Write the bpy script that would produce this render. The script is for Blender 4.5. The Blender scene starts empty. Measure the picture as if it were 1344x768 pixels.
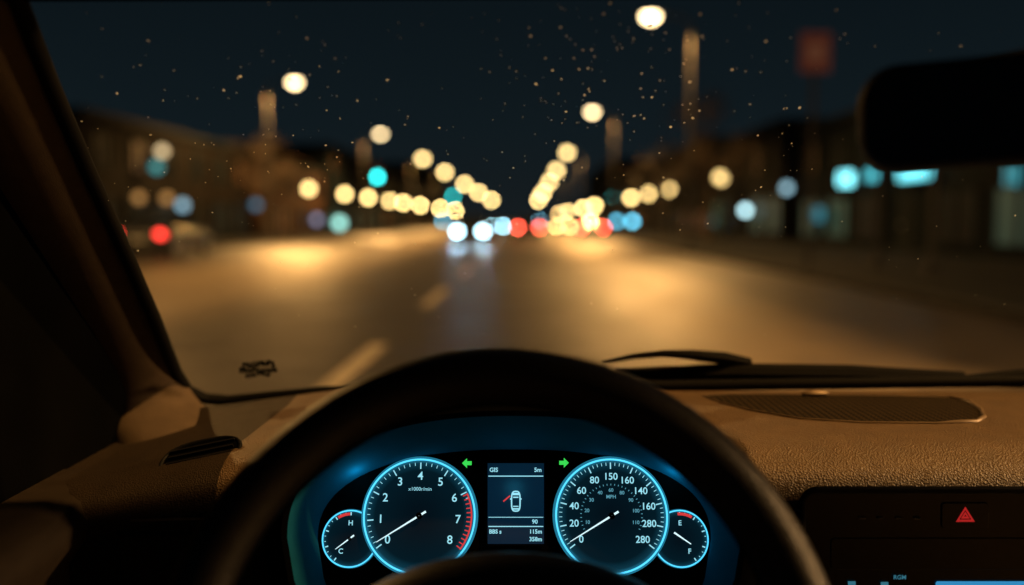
import bpy, bmesh, math, random
from mathutils import Vector, Matrix
random.seed(11)
R_ = math.radians; PI = math.pi
SC = bpy.context.scene; COL = SC.collection
F = 1164.0; CX, CY = 672, 384
CAM = Vector((0, 0, 1.2))
NN = math.sqrt(18**2 + 94**2 + F*F)
yaw = math.asin(18/NN); pit = math.asin(94/NN/math.cos(yaw))
RC = Matrix.Rotation(yaw, 3, 'Z') @ Matrix.Rotation(PI/2 - pit, 3, 'X')
def ray(px, py): return (RC @ Vector((px-CX, CY-py, -F))).normalized()
def at(px, py, Y):
    d = ray(px, py); return CAM + d*(Y/d.y)
def onplane(px, py, p0, n):
    d = ray(px, py); return CAM + d*((Vector(p0)-CAM).dot(n)/d.dot(n))

# ------------------------------------------------------------------ mesh helper
class MB:
    def __init__(s): s.bm = bmesh.new()
    def V(s, p): return s.bm.verts.new(p)
    def face(s, vs):
        try: s.bm.faces.new(vs)
        except ValueError: pass
    def grid(s, rows, cu=False, cv=False):
        vv = [[s.V(p) for p in r] for r in rows]
        n, m = len(vv), len(vv[0])
        for i in range(n if cv else n-1):
            for j in range(m if cu else m-1):
                s.face([vv[i][j], vv[i][(j+1) % m], vv[(i+1) % n][(j+1) % m], vv[(i+1) % n][j]])
        return vv
    def box(s, c, d, rot=None):
        c = Vector(c); hx, hy, hz = d[0]/2, d[1]/2, d[2]/2
        P = [Vector((x, y, z)) for x in (-hx, hx) for y in (-hy, hy) for z in (-hz, hz)]
        if rot: P = [rot @ p for p in P]
        v = [s.V(c+p) for p in P]
        for f in ((0,1,3,2),(4,6,7,5),(0,4,5,1),(2,3,7,6),(0,2,6,4),(1,5,7,3)): s.face([v[i] for i in f])
    def tube(s, pts, r, seg=10, closed=False, caps=True):
        pts = [Vector(p) for p in pts]; n = len(pts)
        if not isinstance(r, (list, tuple)): r = [r]*n
        rows = []; up = None
        for i, p in enumerate(pts):
            if closed: t = pts[(i+1) % n]-pts[i-1]
            else: t = pts[min(i+1, n-1)]-pts[max(i-1, 0)]
            t.normalize()
            if up is None:
                up = Vector((0, 0, 1)) if abs(t.z) < .9 else Vector((0, 1, 0))
            up = (up - t*up.dot(t)).normalized(); b = t.cross(up)
            rows.append([p + (up*math.cos(2*PI*k/seg)+b*math.sin(2*PI*k/seg))*r[i] for k in range(seg)])
        vv = s.grid(rows, cu=True, cv=closed)
        if caps and not closed: s.face(vv[0]); s.face(vv[-1])
    def ell(s, c, r, nu=16, nv=10, v0=0., v1=PI):
        if not isinstance(r, (list, tuple)): r = (r, r, r)
        c = Vector(c); rows = []
        for i in range(nv+1):
            a = v0+(v1-v0)*i/nv
            rad = max(math.sin(a), 1e-3)
            rows.append([c+Vector((r[0]*rad*math.cos(2*PI*k/nu), r[1]*rad*math.sin(2*PI*k/nu), r[2]*math.cos(a))) for k in range(nu)])
        vv = s.grid(rows, cu=True); s.face(vv[0]); s.face(vv[-1])
    def lathe(s, prof, M=Matrix.Identity(4), n=20):
        rows = [[M @ Vector((max(r, 1e-4)*math.cos(2*PI*k/n), max(r, 1e-4)*math.sin(2*PI*k/n), z)) for k in range(n)] for r, z in prof]
        s.grid(rows, cu=True)
    def prism(s, poly, off):
        off = Vector(off); a = [s.V(p) for p in poly]; b = [s.V(Vector(p)+off) for p in poly]; n = len(a)
        s.face(a); s.face(b)
        for i in range(n): s.face([a[i], a[(i+1) % n], b[(i+1) % n], b[i]])
    def poly(s, pts): s.face([s.V(p) for p in pts])
    def ann(s, c, r0, r1, a0=0, a1=2*PI, n=64):
        c = Vector(c)
        rows = [[c+Vector((r*math.cos(a0+(a1-a0)*k/n), r*math.sin(a0+(a1-a0)*k/n), 0)) for k in range(n+1)] for r in (r0, r1)]
        s.grid(rows)
    def text(s, body, size, M, bold=0.0):
        cu = bpy.data.curves.new('t', 'FONT'); cu.body = body; cu.size = size
        cu.align_x = 'CENTER'; cu.align_y = 'CENTER'; cu.resolution_u = 4; cu.offset = bold
        o = bpy.data.objects.new('t', cu); COL.objects.link(o); bpy.context.view_layer.update()
        dg = bpy.context.evaluated_depsgraph_get()
        me = bpy.data.meshes.new_from_object(o.evaluated_get(dg))
        me.transform(M); s.bm.from_mesh(me)
        bpy.data.objects.remove(o); bpy.data.curves.remove(cu); bpy.data.meshes.remove(me)
    def build(s, name, m, parent=None, W=None, loc=None, ang=40, bevel=0, recalc=True, subd=0):
        if recalc: bmesh.ops.recalc_face_normals(s.bm, faces=s.bm.faces)
        me = bpy.data.meshes.new(name); s.bm.to_mesh(me); s.bm.free()
        if W is not None: me.transform(W.inverted())
        me.materials.append(m)
        for p in me.polygons: p.use_smooth = True
        try: me.set_sharp_from_angle(angle=R_(ang))
        except Exception: pass
        o = bpy.data.objects.new(name, me); COL.objects.link(o)
        if parent: o.parent = parent
        if loc is not None: o.location = loc
        if bevel:
            b = o.modifiers.new('bevel', 'BEVEL'); b.width = bevel; b.segments = 3; b.limit_method = 'ANGLE'; b.angle_limit = R_(35)
        if subd:
            b = o.modifiers.new('sub', 'SUBSURF'); b.levels = subd; b.render_levels = subd
        return o
def tag(o, label=None, cat=None, group=None, kind=None):
    if label: o['label'] = label
    if cat: o['category'] = cat
    if group: o['group'] = group
    if kind: o['kind'] = kind
    return o
def empty(name, label, cat, M=None, group=None):
    o = bpy.data.objects.new(name, None); COL.objects.link(o); o.empty_display_size = .1
    if M is not None:
        o.matrix_world = M if isinstance(M, Matrix) else Matrix.Translation(M)
    return tag(o, label, cat, group)
ORD = ['nearest', 'second nearest', 'third nearest', 'fourth nearest', 'fifth nearest', 'sixth nearest', 'seventh nearest', 'eighth nearest', 'ninth nearest', 'tenth nearest']

# ------------------------------------------------------------------ materials
def nmat(name, col, rough=.6, metal=0., var=.25, scale=8., bump=0., bscale=300., vor=False, spec=.5, rvar=0.):
    m = bpy.data.materials.new(name); m.use_nodes = True; nt = m.node_tree; L = nt.links
    p = nt.nodes['Principled BSDF']
    tc = nt.nodes.new('ShaderNodeTexCoord')
    n = nt.nodes.new('ShaderNodeTexNoise'); n.inputs['Scale'].default_value = scale; n.inputs['Detail'].default_value = 5
    L.new(tc.outputs['Object'], n.inputs['Vector'])
    cr = nt.nodes.new('ShaderNodeValToRGB')
    cr.color_ramp.elements[0].position = .3; cr.color_ramp.elements[1].position = .7
    cr.color_ramp.elements[0].color = (*[c*(1-var) for c in col], 1); cr.color_ramp.elements[1].color = (*[min(1, c*(1+var)) for c in col], 1)
    L.new(n.outputs[0], cr.inputs[0]); L.new(cr.outputs[0], p.inputs['Base Color'])
    p.inputs['Roughness'].default_value = rough; p.inputs['Metallic'].default_value = metal
    p.inputs['Specular IOR Level'].default_value = spec
    if rvar:
        mr = nt.nodes.new('ShaderNodeMapRange'); mr.inputs['From Min'].default_value = .3; mr.inputs['From Max'].default_value = .7
        mr.inputs['To Min'].default_value = rough-rvar; mr.inputs['To Max'].default_value = rough+rvar
        L.new(n.outputs[0], mr.inputs[0]); L.new(mr.outputs[0], p.inputs['Roughness'])
    if bump:
        b = nt.nodes.new('ShaderNodeBump'); b.inputs['Strength'].default_value = bump; b.inputs['Distance'].default_value = .001 if bscale > 60 else .02
        if vor:
            t = nt.nodes.new('ShaderNodeTexVoronoi'); t.inputs['Scale'].default_value = bscale
        else:
            t = nt.nodes.new('ShaderNodeTexNoise'); t.inputs['Scale'].default_value = bscale; t.inputs['Detail'].default_value = 3
        L.new(tc.outputs['Object'], t.inputs['Vector']); L.new(t.outputs[0], b.inputs['Height']); L.new(b.outputs[0], p.inputs['Normal'])
    return m
def emat(name, col, st):
    m = bpy.data.materials.new(name); m.use_nodes = True; p = m.node_tree.nodes['Principled BSDF']
    p.inputs['Base Color'].default_value = (*[c*.1 for c in col], 1); p.inputs['Roughness'].default_value = .5
    p.inputs['Emission Color'].default_value = (*col, 1); p.inputs['Emission Strength'].default_value = st
    return m
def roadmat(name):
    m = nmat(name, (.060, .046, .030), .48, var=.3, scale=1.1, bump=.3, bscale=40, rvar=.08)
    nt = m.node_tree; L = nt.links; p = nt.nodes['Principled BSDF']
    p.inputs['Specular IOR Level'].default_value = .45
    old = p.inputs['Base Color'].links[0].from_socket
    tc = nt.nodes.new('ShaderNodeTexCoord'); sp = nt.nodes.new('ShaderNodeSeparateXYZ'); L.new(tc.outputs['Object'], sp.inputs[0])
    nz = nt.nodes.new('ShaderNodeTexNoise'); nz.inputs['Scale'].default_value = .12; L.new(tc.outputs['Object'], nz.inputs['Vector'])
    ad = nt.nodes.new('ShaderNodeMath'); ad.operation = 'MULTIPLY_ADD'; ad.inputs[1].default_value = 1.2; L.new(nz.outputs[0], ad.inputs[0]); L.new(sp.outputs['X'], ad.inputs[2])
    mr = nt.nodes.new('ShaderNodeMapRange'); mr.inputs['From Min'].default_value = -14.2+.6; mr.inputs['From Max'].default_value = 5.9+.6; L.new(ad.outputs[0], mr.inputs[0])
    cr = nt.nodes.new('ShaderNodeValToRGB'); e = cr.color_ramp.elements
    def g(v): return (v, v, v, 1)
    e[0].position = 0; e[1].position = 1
    for x, v in ((-10, .7), (-7.6, 3.2), (-5, 4.0), (-3.6, .7), (-1.4, .30), (.4, .28), (1.3, 1.0), (1.9, 4.0), (2.7, 3.8), (3.8, .6)):  # bright lamp-light streaks and dark gaps between them painted into the asphalt colour
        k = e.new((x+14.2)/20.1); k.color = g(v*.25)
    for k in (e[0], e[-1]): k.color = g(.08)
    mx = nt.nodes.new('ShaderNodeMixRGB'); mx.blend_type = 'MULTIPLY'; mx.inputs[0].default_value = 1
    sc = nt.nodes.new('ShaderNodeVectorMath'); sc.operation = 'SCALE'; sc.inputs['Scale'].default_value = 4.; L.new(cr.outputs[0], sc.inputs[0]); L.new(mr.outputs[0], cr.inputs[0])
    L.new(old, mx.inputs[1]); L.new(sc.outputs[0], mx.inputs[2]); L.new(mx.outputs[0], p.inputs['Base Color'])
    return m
def dialmat(name, R, k=1.):
    m = bpy.data.materials.new(name); m.use_nodes = True; nt = m.node_tree; L = nt.links; p = nt.nodes['Principled BSDF']
    tc = nt.nodes.new('ShaderNodeTexCoord'); ln = nt.nodes.new('ShaderNodeVectorMath'); ln.operation = 'LENGTH'
    L.new(tc.outputs['Object'], ln.inputs[0])
    mu = nt.nodes.new('ShaderNodeMath'); mu.operation = 'DIVIDE'; mu.inputs[1].default_value = R; L.new(ln.outputs['Value'], mu.inputs[0])
    cr = nt.nodes.new('ShaderNodeValToRGB'); e = cr.color_ramp.elements
    e[0].position = 0; e[0].color = (.0009, .0040, .0075, 1); e[1].position = 1; e[1].color = (.016*k, .18*k, .29*k, 1)
    x = e.new(.80); x.color = (.0012, .010, .017, 1); x = e.new(.93); x.color = (.004*k, .036*k, .060*k, 1)
    L.new(mu.outputs[0], cr.inputs[0]); L.new(cr.outputs[0], p.inputs['Emission Color']); p.inputs['Emission Strength'].default_value = 1
    p.inputs['Base Color'].default_value = (.003, .003, .004, 1); p.inputs['Roughness'].default_value = .8; p.inputs['Specular IOR Level'].default_value = .05
    return m
def dustmat(name):
    m = bpy.data.materials.new(name); m.use_nodes = True; nt = m.node_tree; nt.nodes.remove(nt.nodes['Principled BSDF'])
    out = nt.nodes['Material Output']; d = nt.nodes.new('ShaderNodeBsdfDiffuse'); d.inputs[0].default_value = (.75, .75, .72, 1)
    t = nt.nodes.new('ShaderNodeBsdfTranslucent'); t.inputs[0].default_value = (.8, .84, .88, 1)
    mx = nt.nodes.new('ShaderNodeMixShader'); mx.inputs[0].default_value = .7
    nt.links.new(d.outputs[0], mx.inputs[1]); nt.links.new(t.outputs[0], mx.inputs[2]); nt.links.new(mx.outputs[0], out.inputs[0])
    return m
def grillemat(name):
    m = bpy.data.materials.new(name); m.use_nodes = True; nt = m.node_tree; L = nt.links; p = nt.nodes['Principled BSDF']
    tc = nt.nodes.new('ShaderNodeTexCoord'); mp = nt.nodes.new('ShaderNodeMapping'); mp.inputs['Rotation'].default_value = (0, 0, R_(45))
    ck = nt.nodes.new('ShaderNodeTexChecker'); ck.inputs['Scale'].default_value = 190
    ck.inputs['Color1'].default_value = (.036, .025, .014, 1); ck.inputs['Color2'].default_value = (.0012, .0012, .0012, 1)
    L.new(tc.outputs['Object'], mp.inputs[0]); L.new(mp.outputs[0], ck.inputs['Vector']); L.new(ck.outputs[0], p.inputs['Base Color'])
    p.inputs['Roughness'].default_value = .9; p.inputs['Specular IOR Level'].default_value = .03
    return m
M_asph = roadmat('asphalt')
M_ground = nmat('dark_ground', (.012, .012, .012), .9, scale=.4, spec=.1)
M_pave = nmat('paving', (.008, .0095, .0105), .9, scale=2, bump=.2, bscale=30, spec=.08)
M_kerb = nmat('kerb_stone', (.026, .026, .026), .85, scale=3, spec=.2)
M_paint = nmat('road_paint', (.46, .40, .31), .6, var=.4, scale=4)
M_pole = nmat('galvanised_pole', (.04, .038, .035), .5, .4, scale=5)
M_dark = nmat('dark_metal', (.006, .006, .007), .6, .3, scale=5)
M_lampN = emat('sodium_lens', (1., .74, .38), 14.)
M_teal = emat('signal_green', (.02, .62, .62), 20.)
M_red = emat('tail_red', (1., .09, .05), 36.)
M_reddim = emat('tail_red_parked', (1., .04, .03), 6.)
M_head = emat('headlight_cool', (.50, .83, 1.), 30.)
M_head2 = emat('headlight_teal', (.35, .8, 1.), 60.)
M_warmh = emat('headlight_warm', (1., .66, .22), 48.)
M_blue = emat('blue_lamp', (.10, .48, .68), 14.)
M_cyan = emat('cyan_sign', (.10, .72, .85), 1.5)
M_cyan2 = emat('cyan_sign_pale', (.15, .78, .90), 2.2)
M_winw = emat('lit_window_warm', (1., .5, .18), .010)
M_winc = emat('lit_window_cool', (.10, .6, .7), .020)
M_pane = nmat('dark_pane', (.006, .009, .011), .4, scale=2, spec=.08)
M_frame = nmat('window_frame', (.006, .008, .009), .7, spec=.05)
M_walls = [nmat('brown_render', (.0075, .0062, .0054), .9, scale=1.5, spec=.05), nmat('orange_brick', (.060, .029, .015), .9, scale=2, bump=.2, bscale=20, spec=.1),
           nmat('grey_render', (.0040, .0062, .0078), .9, scale=1.5, spec=.05), nmat('dark_brick', (.0045, .0052, .0060), .9, scale=2, spec=.05)]
M_bark = nmat('bark', (.025, .017, .012), .9, scale=6)
M_leaf = nmat('autumn_leaf', (.036, .023, .013), .8, var=.5, scale=1.5)
M_paints = [nmat('car_paint_grey', (.05, .05, .055), .25, .3), nmat('car_paint_dark', (.012, .012, .016), .25, .2), nmat('car_paint_silver', (.16, .16, .17), .3, .6)]
M_glassd = nmat('car_glass', (.01, .012, .014), .08)
M_tyre = nmat('tyre', (.015, .015, .015), .85)
M_rim = nmat('wheel_rim', (.3, .3, .3), .35, .8)
M_lensoff = nmat('clear_lens', (.3, .3, .3), .15)
M_redoff = nmat('red_lens', (.2, .01, .01), .2)
M_amberoff = nmat('amber_lens', (.2, .1, .01), .3)
M_plate = nmat('plate', (.3, .3, .28), .5)
M_signred = nmat('sign_red', (.15, .058, .085), .7, var=.1, spec=.2)
M_signpale = nmat('sign_pale', (.24, .15, .19), .7, var=.1, spec=.2)
# interior
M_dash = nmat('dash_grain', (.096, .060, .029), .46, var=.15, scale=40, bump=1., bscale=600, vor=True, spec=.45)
M_dash_shaded = nmat('dash_grain_shaded', (.020, .0135, .008), .6, var=.15, scale=40, bump=.7, bscale=650, vor=True, spec=.2)  # darker copy of the dash grain, shade of the left end put into colour
M_pil = nmat('pillar_trim', (.072, .051, .033), .8, var=.12, scale=60, bump=.35, bscale=900, spec=.15)
M_door = nmat('door_trim', (.017, .012, .008), .7, var=.12, scale=60, bump=.35, bscale=900, spec=.15)
M_black = nmat('black_plastic', (.0045, .0045, .0045), .6, var=.2, scale=30, bump=.3, bscale=700, spec=.15)
M_blackm = nmat('black_matt', (.002, .002, .002), .95, spec=.0)
M_leather = nmat('black_leather', (.0065, .0055, .0045), .40, var=.2, scale=60, bump=.4, bscale=700, vor=True, spec=.40)
M_hub = nmat('hub_plastic', (.008, .0068, .0055), .5, var=.2, scale=30, bump=.3, bscale=700, spec=.35)
M_gloss = nmat('piano_black', (.003, .003, .004), .22, spec=.2)
M_rub = nmat('rubber', (.004, .004, .004), .75, spec=.08)
M_bez = nmat('bezel_plastic', (.006, .085, .125), .75, var=.1, scale=30, spec=.02)
M_mirror = nmat('mirror_glass', (.02, .022, .025), .06, .9)
M_dust = dustmat('dust')
M_grille = grillemat('speaker_mesh')
M_edge = nmat('edge_trim', (.16, .11, .065), .45, .3)
E_ring = emat('ring_cyan', (.08, .60, .95), 1.5)
E_num = emat('numeral_white', (.36, .85, 1.), .92)
E_dim = emat('numeral_dim', (.18, .6, .78), .55)
E_need = emat('needle_white', (.66, .93, 1.), 1.2)
E_red = emat('scale_red', (1., .06, .06), .7)
E_green = emat('arrow_green', (.05, .80, .10), .9)
E_disp = emat('display_navy', (.0016, .013, .030), 1.)
E_scr = emat('screen_blue', (.05, .42, .85), .6)
E_haz = emat('hazard_red', (.9, .03, .03), .42)

# ------------------------------------------------------------------ world and camera
w = bpy.data.worlds.new('World'); SC.world = w; w.use_nodes = True
nt = w.node_tree; bg = nt.nodes['Background']; L = nt.links
sk = nt.nodes.new('ShaderNodeTexSky'); sk.sky_type = 'NISHITA'; sk.sun_disc = False
sk.sun_elevation = R_(-4); sk.sun_rotation = R_(150)
tc = nt.nodes.new('ShaderNodeTexCoord'); sp = nt.nodes.new('ShaderNodeSeparateXYZ'); L.new(tc.outputs['Generated'], sp.inputs[0])
cr = nt.nodes.new('ShaderNodeValToRGB'); e = cr.color_ramp.elements
e[0].position = 0; e[0].color = (.0080, .0115, .0135, 1); e[1].position = .6; e[1].color = (.0022, .0042, .0056, 1)
x = e.new(.10); x.color = (.0052, .0100, .0130, 1); x = e.new(.22); x.color = (.0037, .0074, .0100, 1)
L.new(sp.outputs['Z'], cr.inputs[0])
mx = nt.nodes.new('ShaderNodeMixRGB'); mx.blend_type = 'ADD'; mx.inputs[0].default_value = .004
L.new(cr.outputs[0], mx.inputs[1]); L.new(sk.outputs[0], mx.inputs[2]); L.new(mx.outputs[0], bg.inputs[0]); bg.inputs[1].default_value = 1.0
sun = bpy.data.lights.new('moon', 'SUN'); sun.energy = .004; sun.angle = R_(.5); sun.color = (.7, .8, 1)
so = bpy.data.objects.new('moon', sun); COL.objects.link(so); so.rotation_euler = (R_(40), 0, R_(150))
cd = bpy.data.cameras.new('camera'); cam = bpy.data.objects.new('camera', cd); COL.objects.link(cam)
cam.matrix_world = Matrix.Translation(CAM) @ RC.to_4x4()
cd.sensor_width = 36; cd.lens = F/1344*36; cd.clip_start = .01; cd.clip_end = 6000
cd.dof.use_dof = True; cd.dof.focus_distance = .80; cd.dof.aperture_fstop = cd.lens/1000/.0170
SC.camera = cam
SC.view_settings.view_transform = 'Standard'; SC.view_settings.look = 'None'; SC.view_settings.exposure = 0

# ------------------------------------------------------------------ setting
KL, KR = -14.2, 5.9
b = MB(); b.poly([(-3000, -300, -.02), (3000, -300, -.02), (3000, 4000, -.02), (-3000, 4000, -.02)]); tag(b.build('ground', M_ground), kind='structure')
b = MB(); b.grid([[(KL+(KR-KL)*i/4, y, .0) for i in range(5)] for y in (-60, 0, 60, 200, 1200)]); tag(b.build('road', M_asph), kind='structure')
for nm, x0, x1 in (('pavement', KL-3.8, KL-.15), ('pavement', KR+.15, KR+8.1)):
    b = MB(); b.box(((x0+x1)/2, 300, .05), (x1-x0, 720, .14)); tag(b.build(nm, M_pave), kind='structure')
for x in (KL-.075, KR+.075):
    b = MB(); b.box((x, 300, .055), (.15, 720, .15)); tag(b.build('kerb', M_kerb, bevel=.02), kind='structure')
b = MB()
y = 5.3
while y < 160:
    b.poly([(-1.5, y, .005), (-1.33, y, .005), (-1.33, y+3.2, .005), (-1.5, y+3.2, .005)]); y += 7.1
tag(b.build('lane_marking', M_paint), kind='structure')

# street lamps
def street_lamp(x, y, rz, label, group, en=7000):
    root = empty('street_lamp', label, 'street lamp', Matrix.Translation((x, y, .12)) @ Matrix.Rotation(rz, 4, 'Z'), group)
    b = MB(); b.lathe([(.16, 0), (.16, .5), (.10, .55), (.06, 8.6), (.0, 8.62)], n=14); b.build('pole', M_pole, root)
    b = MB(); b.tube([(0, 0, 8.4), (.15, 0, 8.75), (.5, 0, 8.95), (1.3, 0, 9.05)], .04, 8); b.build('arm', M_pole, root)
    b = MB(); b.ell((1.55, 0, 9.02), (.42, .2, .12), 16, 6, 0, PI/2+.1); hd = b.build('lamp_head', M_pole, root)
    far = y > 90
    k = 1.1 if not far else 1.5*(y/104)**.5
    b = MB(); b.ell((1.6, 0, 8.99), (.28*k, .24*k, .24*k), 16, 8, PI/2 if not far else .8, PI)
    if far:
        rpx = .26*k*F/y; m = emat('sodium_lens_far', (1., .70, .27), 1.3/((rpx/12)**2))
    else: m = M_lampN
    b.build('lens', m, hd)
    l = bpy.data.lights.new('lamp_light', 'SPOT'); l.energy = en; l.color = (1, .52, .15); l.spot_size = R_(166); l.spot_blend = .4; l.shadow_soft_size = .15
    lo = bpy.data.objects.new('lamp_light', l); COL.objects.link(lo); lo.parent = hd; lo.location = (1.6, 0, 8.5)
for k, yy in enumerate((51, 81, 114, 145, 192, 248, 341)):
    street_lamp(-14.75, yy, 0, 'tall lit street lamp with curved arm, %s in the row along the left kerb' % ORD[k], 'street lamps along the left kerb', 11500)
for k, yy in enumerate((35, 65, 104, 140, 182, 250, 340)):
    street_lamp(6.4, yy, PI, 'tall lit street lamp with curved arm, %s in the row along the right kerb' % ORD[k], 'street lamps along the right kerb', 6600 if k == 0 else 11500)
street_lamp(6.4, -.6, PI, 'tall street lamp beside the car, just out of view overhead on the right kerb', 'street lamps along the right kerb', 4300)
street_lamp(-14.75, 20, 0, 'tall street lamp on the left kerb, hidden behind the windscreen pillar', 'street lamps along the left kerb', 5600)

# low globe post lamps
def post_lamp(x, y, h, label, group, light=0):
    root = empty('post_lamp', label, 'post lamp', Vector((x, y, .12)), group)
    b = MB(); b.lathe([(.09, 0), (.09, .3), (.05, .35), (.04, h-.35), (.1, h-.3), (.1, h-.24)], n=12); b.build('pole', M_dark, root)
    rpx = .27*F/max(y, 45); m = emat('warm_globe', (1., .68, .25), min(90, 1.25/((rpx/13)**2)))
    b = MB(); b.ell((0, 0, h), .27, 16, 10); g = b.build('globe', m, root)
    b = MB(); b.lathe([(.14, h+.2), (.08, h+.3), (0, h+.34)], n=12); b.build('cap', M_dark, root)
    if light:
        l = bpy.data.lights.new('pillar_fill_light', 'POINT'); l.energy = light; l.color = (1, .56, .22); l.shadow_soft_size = .3
        lo = bpy.data.objects.new('pillar_fill_light', l); COL.objects.link(lo); lo.parent = g; lo.location = (-.7, 0, h)
for i, dx in enumerate((284, 237, 206, 178, 160, 138, 112, 92)):
    post_lamp(-15.6, F*15.6/dx, 3.38, 'low globe lamp on a dark post, %s of those on the left pavement' % ORD[i], 'globe post lamps on the left pavement')
for i, dx in enumerate((253, 186, 160, 137, 90, 75, 55, 44)):
    post_lamp(11, F*11/dx, 3.5, 'low globe lamp on a dark post, %s of those on the right pavement' % ORD[i], 'globe post lamps on the right pavement')
post_lamp(11, 1.2, 3.5, 'unseen globe lamp on a dark post, added right of the car to light its pillar', 'globe post lamps on the right pavement', 3600)  # added out of view so its light reaches the windscreen pillar

def bollard(x, y, m, label):
    root = empty('bollard_lamp', label, 'bollard lamp', Vector((x, y, .12)))
    b = MB(); b.lathe([(.14, 0), (.12, .05), (.12, .8), (.15, .82), (0, .83)], n=14); b.build('post', M_dark, root)
    b = MB(); b.ell((0, 0, 1.05), (.24, .24, .22), 14, 8); b.build('lens', m, root)
    b = MB(); b.lathe([(.2, 1.25), (.1, 1.31), (0, 1.33)], n=14); b.build('cap', M_dark, root)
bollard(9.1, 89.5, M_blue, 'blue glowing bollard on the right pavement, farther of the pair')
bollard(9.1, 76, M_blue, 'blue glowing bollard on the right pavement, nearer of the pair')
bollard(-16.5, 41, emat('cream_lamp', (.8, .75, .5), 2.2), 'cream glowing bollard on the left pavement in front of the brown building')
bollard(10.5, 51, emat('dim_cyan_lamp', (.05, .4, .5), 1.0), 'dim cyan bollard on the right pavement below the globe lamps')
bollard(-9.6, 103, emat('dim_teal_lamp', (.10, .4, .55), 16), 'dim teal bollard at the roadside far down on the left')
bollard(2.2, 150, emat('far_blue_lamp', (.15, .5, .7), 50), 'pale blue bollard far down the street at the end of the lane')

# traffic lights
def traffic_light(x, y, arm, h, label, side):
    root = empty('traffic_light', label, 'traffic light', Vector((x, y, .12)))
    b = MB(); b.lathe([(.14, 0), (.14, .4), (.09, .45), (.07, h+.6), (0, h+.62)], n=12)
    b.build('pole', M_dark, root)
    b = MB(); b.tube([(0, 0, h+.45), (side*arm, 0, h+.55)], [.06, .04], 8); b.build('arm', M_dark, root)
    cx = side*arm
    b = MB(); b.box((cx, 0, h+.35), (.36, .22, 1.05)); hs = b.build('housing', M_dark, root, bevel=.04)
    for i, (zz, m) in enumerate(((h+.68, M_redoff), (h+.36, M_amberoff), (h+.02, M_teal))):
        b = MB(); b.ell((cx, -.12, zz), (.15 if i < 2 else .2, .06, .15 if i < 2 else .2), 14, 8); b.build('lens', m, hs)
        b = MB(); rows = [[(cx+.17*math.cos(a), yy, zz+.17*math.sin(a)) for a in [PI*t/8 for t in range(9)]] for yy in (-.11, -.3)]
        b.grid(rows); b.build('visor', M_dark, hs)
traffic_light(-14.7, 65, 3.9, 4.25, 'green traffic light on a long arm over the left lanes, nearest to the car', 1)
traffic_light(-14.7, 113, 5.5, 4.2, 'green traffic light on a long arm over the left lanes, farther down the street', 1)
traffic_light(12.2, 118, .6, 4.2, 'green traffic light standing on the right pavement among globe lamps', -1)

# red sign
root = empty('road_sign', 'square red sign with a pale centre high on a slim post at the right kerb', 'road sign', Vector((6.1, 19.2, .12)))
b = MB(); b.lathe([(.05, 0), (.05, 5.0), (0, 5.02)], n=10); b.build('post', M_dark, root)
b = MB(); b.box((-.0, -.07, 4.62), (.64, .02, .82)); pn = b.build('panel', M_signred, root, bevel=.008)
b = MB(); b.box((0, -.084, 4.62), (.34, .006, .36)); b.build('pale_mark', M_signpale, pn)
for i, (x, y, h) in enumerate(((8.0, 20.3, 3.4), (8.0, 17.6, 3.2))):
    root = empty('metal_post', ['dark metal post in front of the cyan shop signs, slimmer and farther one', 'dark metal post on the right pavement, nearer one by the long cyan sign'][i], 'post', Vector((x, y, .12)))
    b = MB(); b.lathe([(.12, 0), (.12, .15), (.075, .2), (.075, h), (0, h+.03)], n=12); b.build('shaft', M_dark, root)
    b = MB(); b.box((0, -.09, h-.45), (.3, .02, .42)); b.build('plate', M_dark, root)

# buildings
def building(label, xf, side, y0, y1, h, mw, nst, litp, cool=False):
    root = empty('building', label, 'building', Vector((xf-side*5, (y0+y1)/2, 0)))
    W = Matrix.Translation(root.location)
    b = MB(); b.box((xf-side*5, (y0+y1)/2, h/2), (10, y1-y0, h)); b.build('wall', mw, root, W)
    b = MB(); b.box((xf-side*4.9, (y0+y1)/2, h+.15), (10.3, y1-y0+.02, .3)); b.build('parapet', M_frame, root, W)
    sh = h/nst; n = max(2, int((y1-y0)/3.4)); st = (y1-y0)/n
    for f in range(nst):
        for i in range(n):
            yc = y0+(i+.5)*st
            if f == 0 and i == n//2:
                b = MB(); b.box((xf+side*.03, yc, 1.1), (.08, 1.1, 2.2)); d = b.build('door', M_frame, root, W)
                b = MB(); b.box((xf+side*.1, yc+.4, 1.05), (.05, .05, .16)); b.build('handle', M_rim, d, W); continue
            ww, hh = (st*.72, sh*.6) if f == 0 else (1.3, sh*.5)
            zc = f*sh+(sh*.48 if f == 0 else sh*.52)
            fr = MB()
            for dy in (-ww/2, ww/2, 0): fr.box((xf+side*.05, yc+dy, zc), (.1, .09, hh))
            for dz in (-hh/2-.045, hh/2+.045): fr.box((xf+side*.05, yc, zc+dz), (.1, ww+.09, .09))
            fo = fr.build('window', M_frame, root, W)
            b = MB(); b.box((xf+side*.02, yc, zc), (.03, ww-.02, hh-.01))
            lit = random.random() < litp
            b.build('pane', (M_winc if cool and f == 0 else M_winw) if lit else M_pane, fo, W)
    return root
building('low brown two storey building nearest on the left of the street', -18.1, 1, 36, 58, 5.5, M_walls[0], 2, .3)
building('orange brick building on the left lit by the street lamp', -18.1, 1, 60, 79, 5.2, M_walls[1], 2, .4)
building('grey building on the left with a pale glowing shop window', -18.1, 1, 82, 110, 8, M_walls[2], 3, .3, True)
building('dark brick building far down on the left', -18.1, 1, 113, 150, 7, M_walls[3], 2, .2)
building('tall grey block farthest on the left', -18.1, 1, 154, 205, 11, M_walls[2], 3, .2)
building('shop building nearest on the right behind the cyan signs', 14.1, -1, 20, 46, 5.6, M_walls[2], 2, .6, True)
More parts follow.
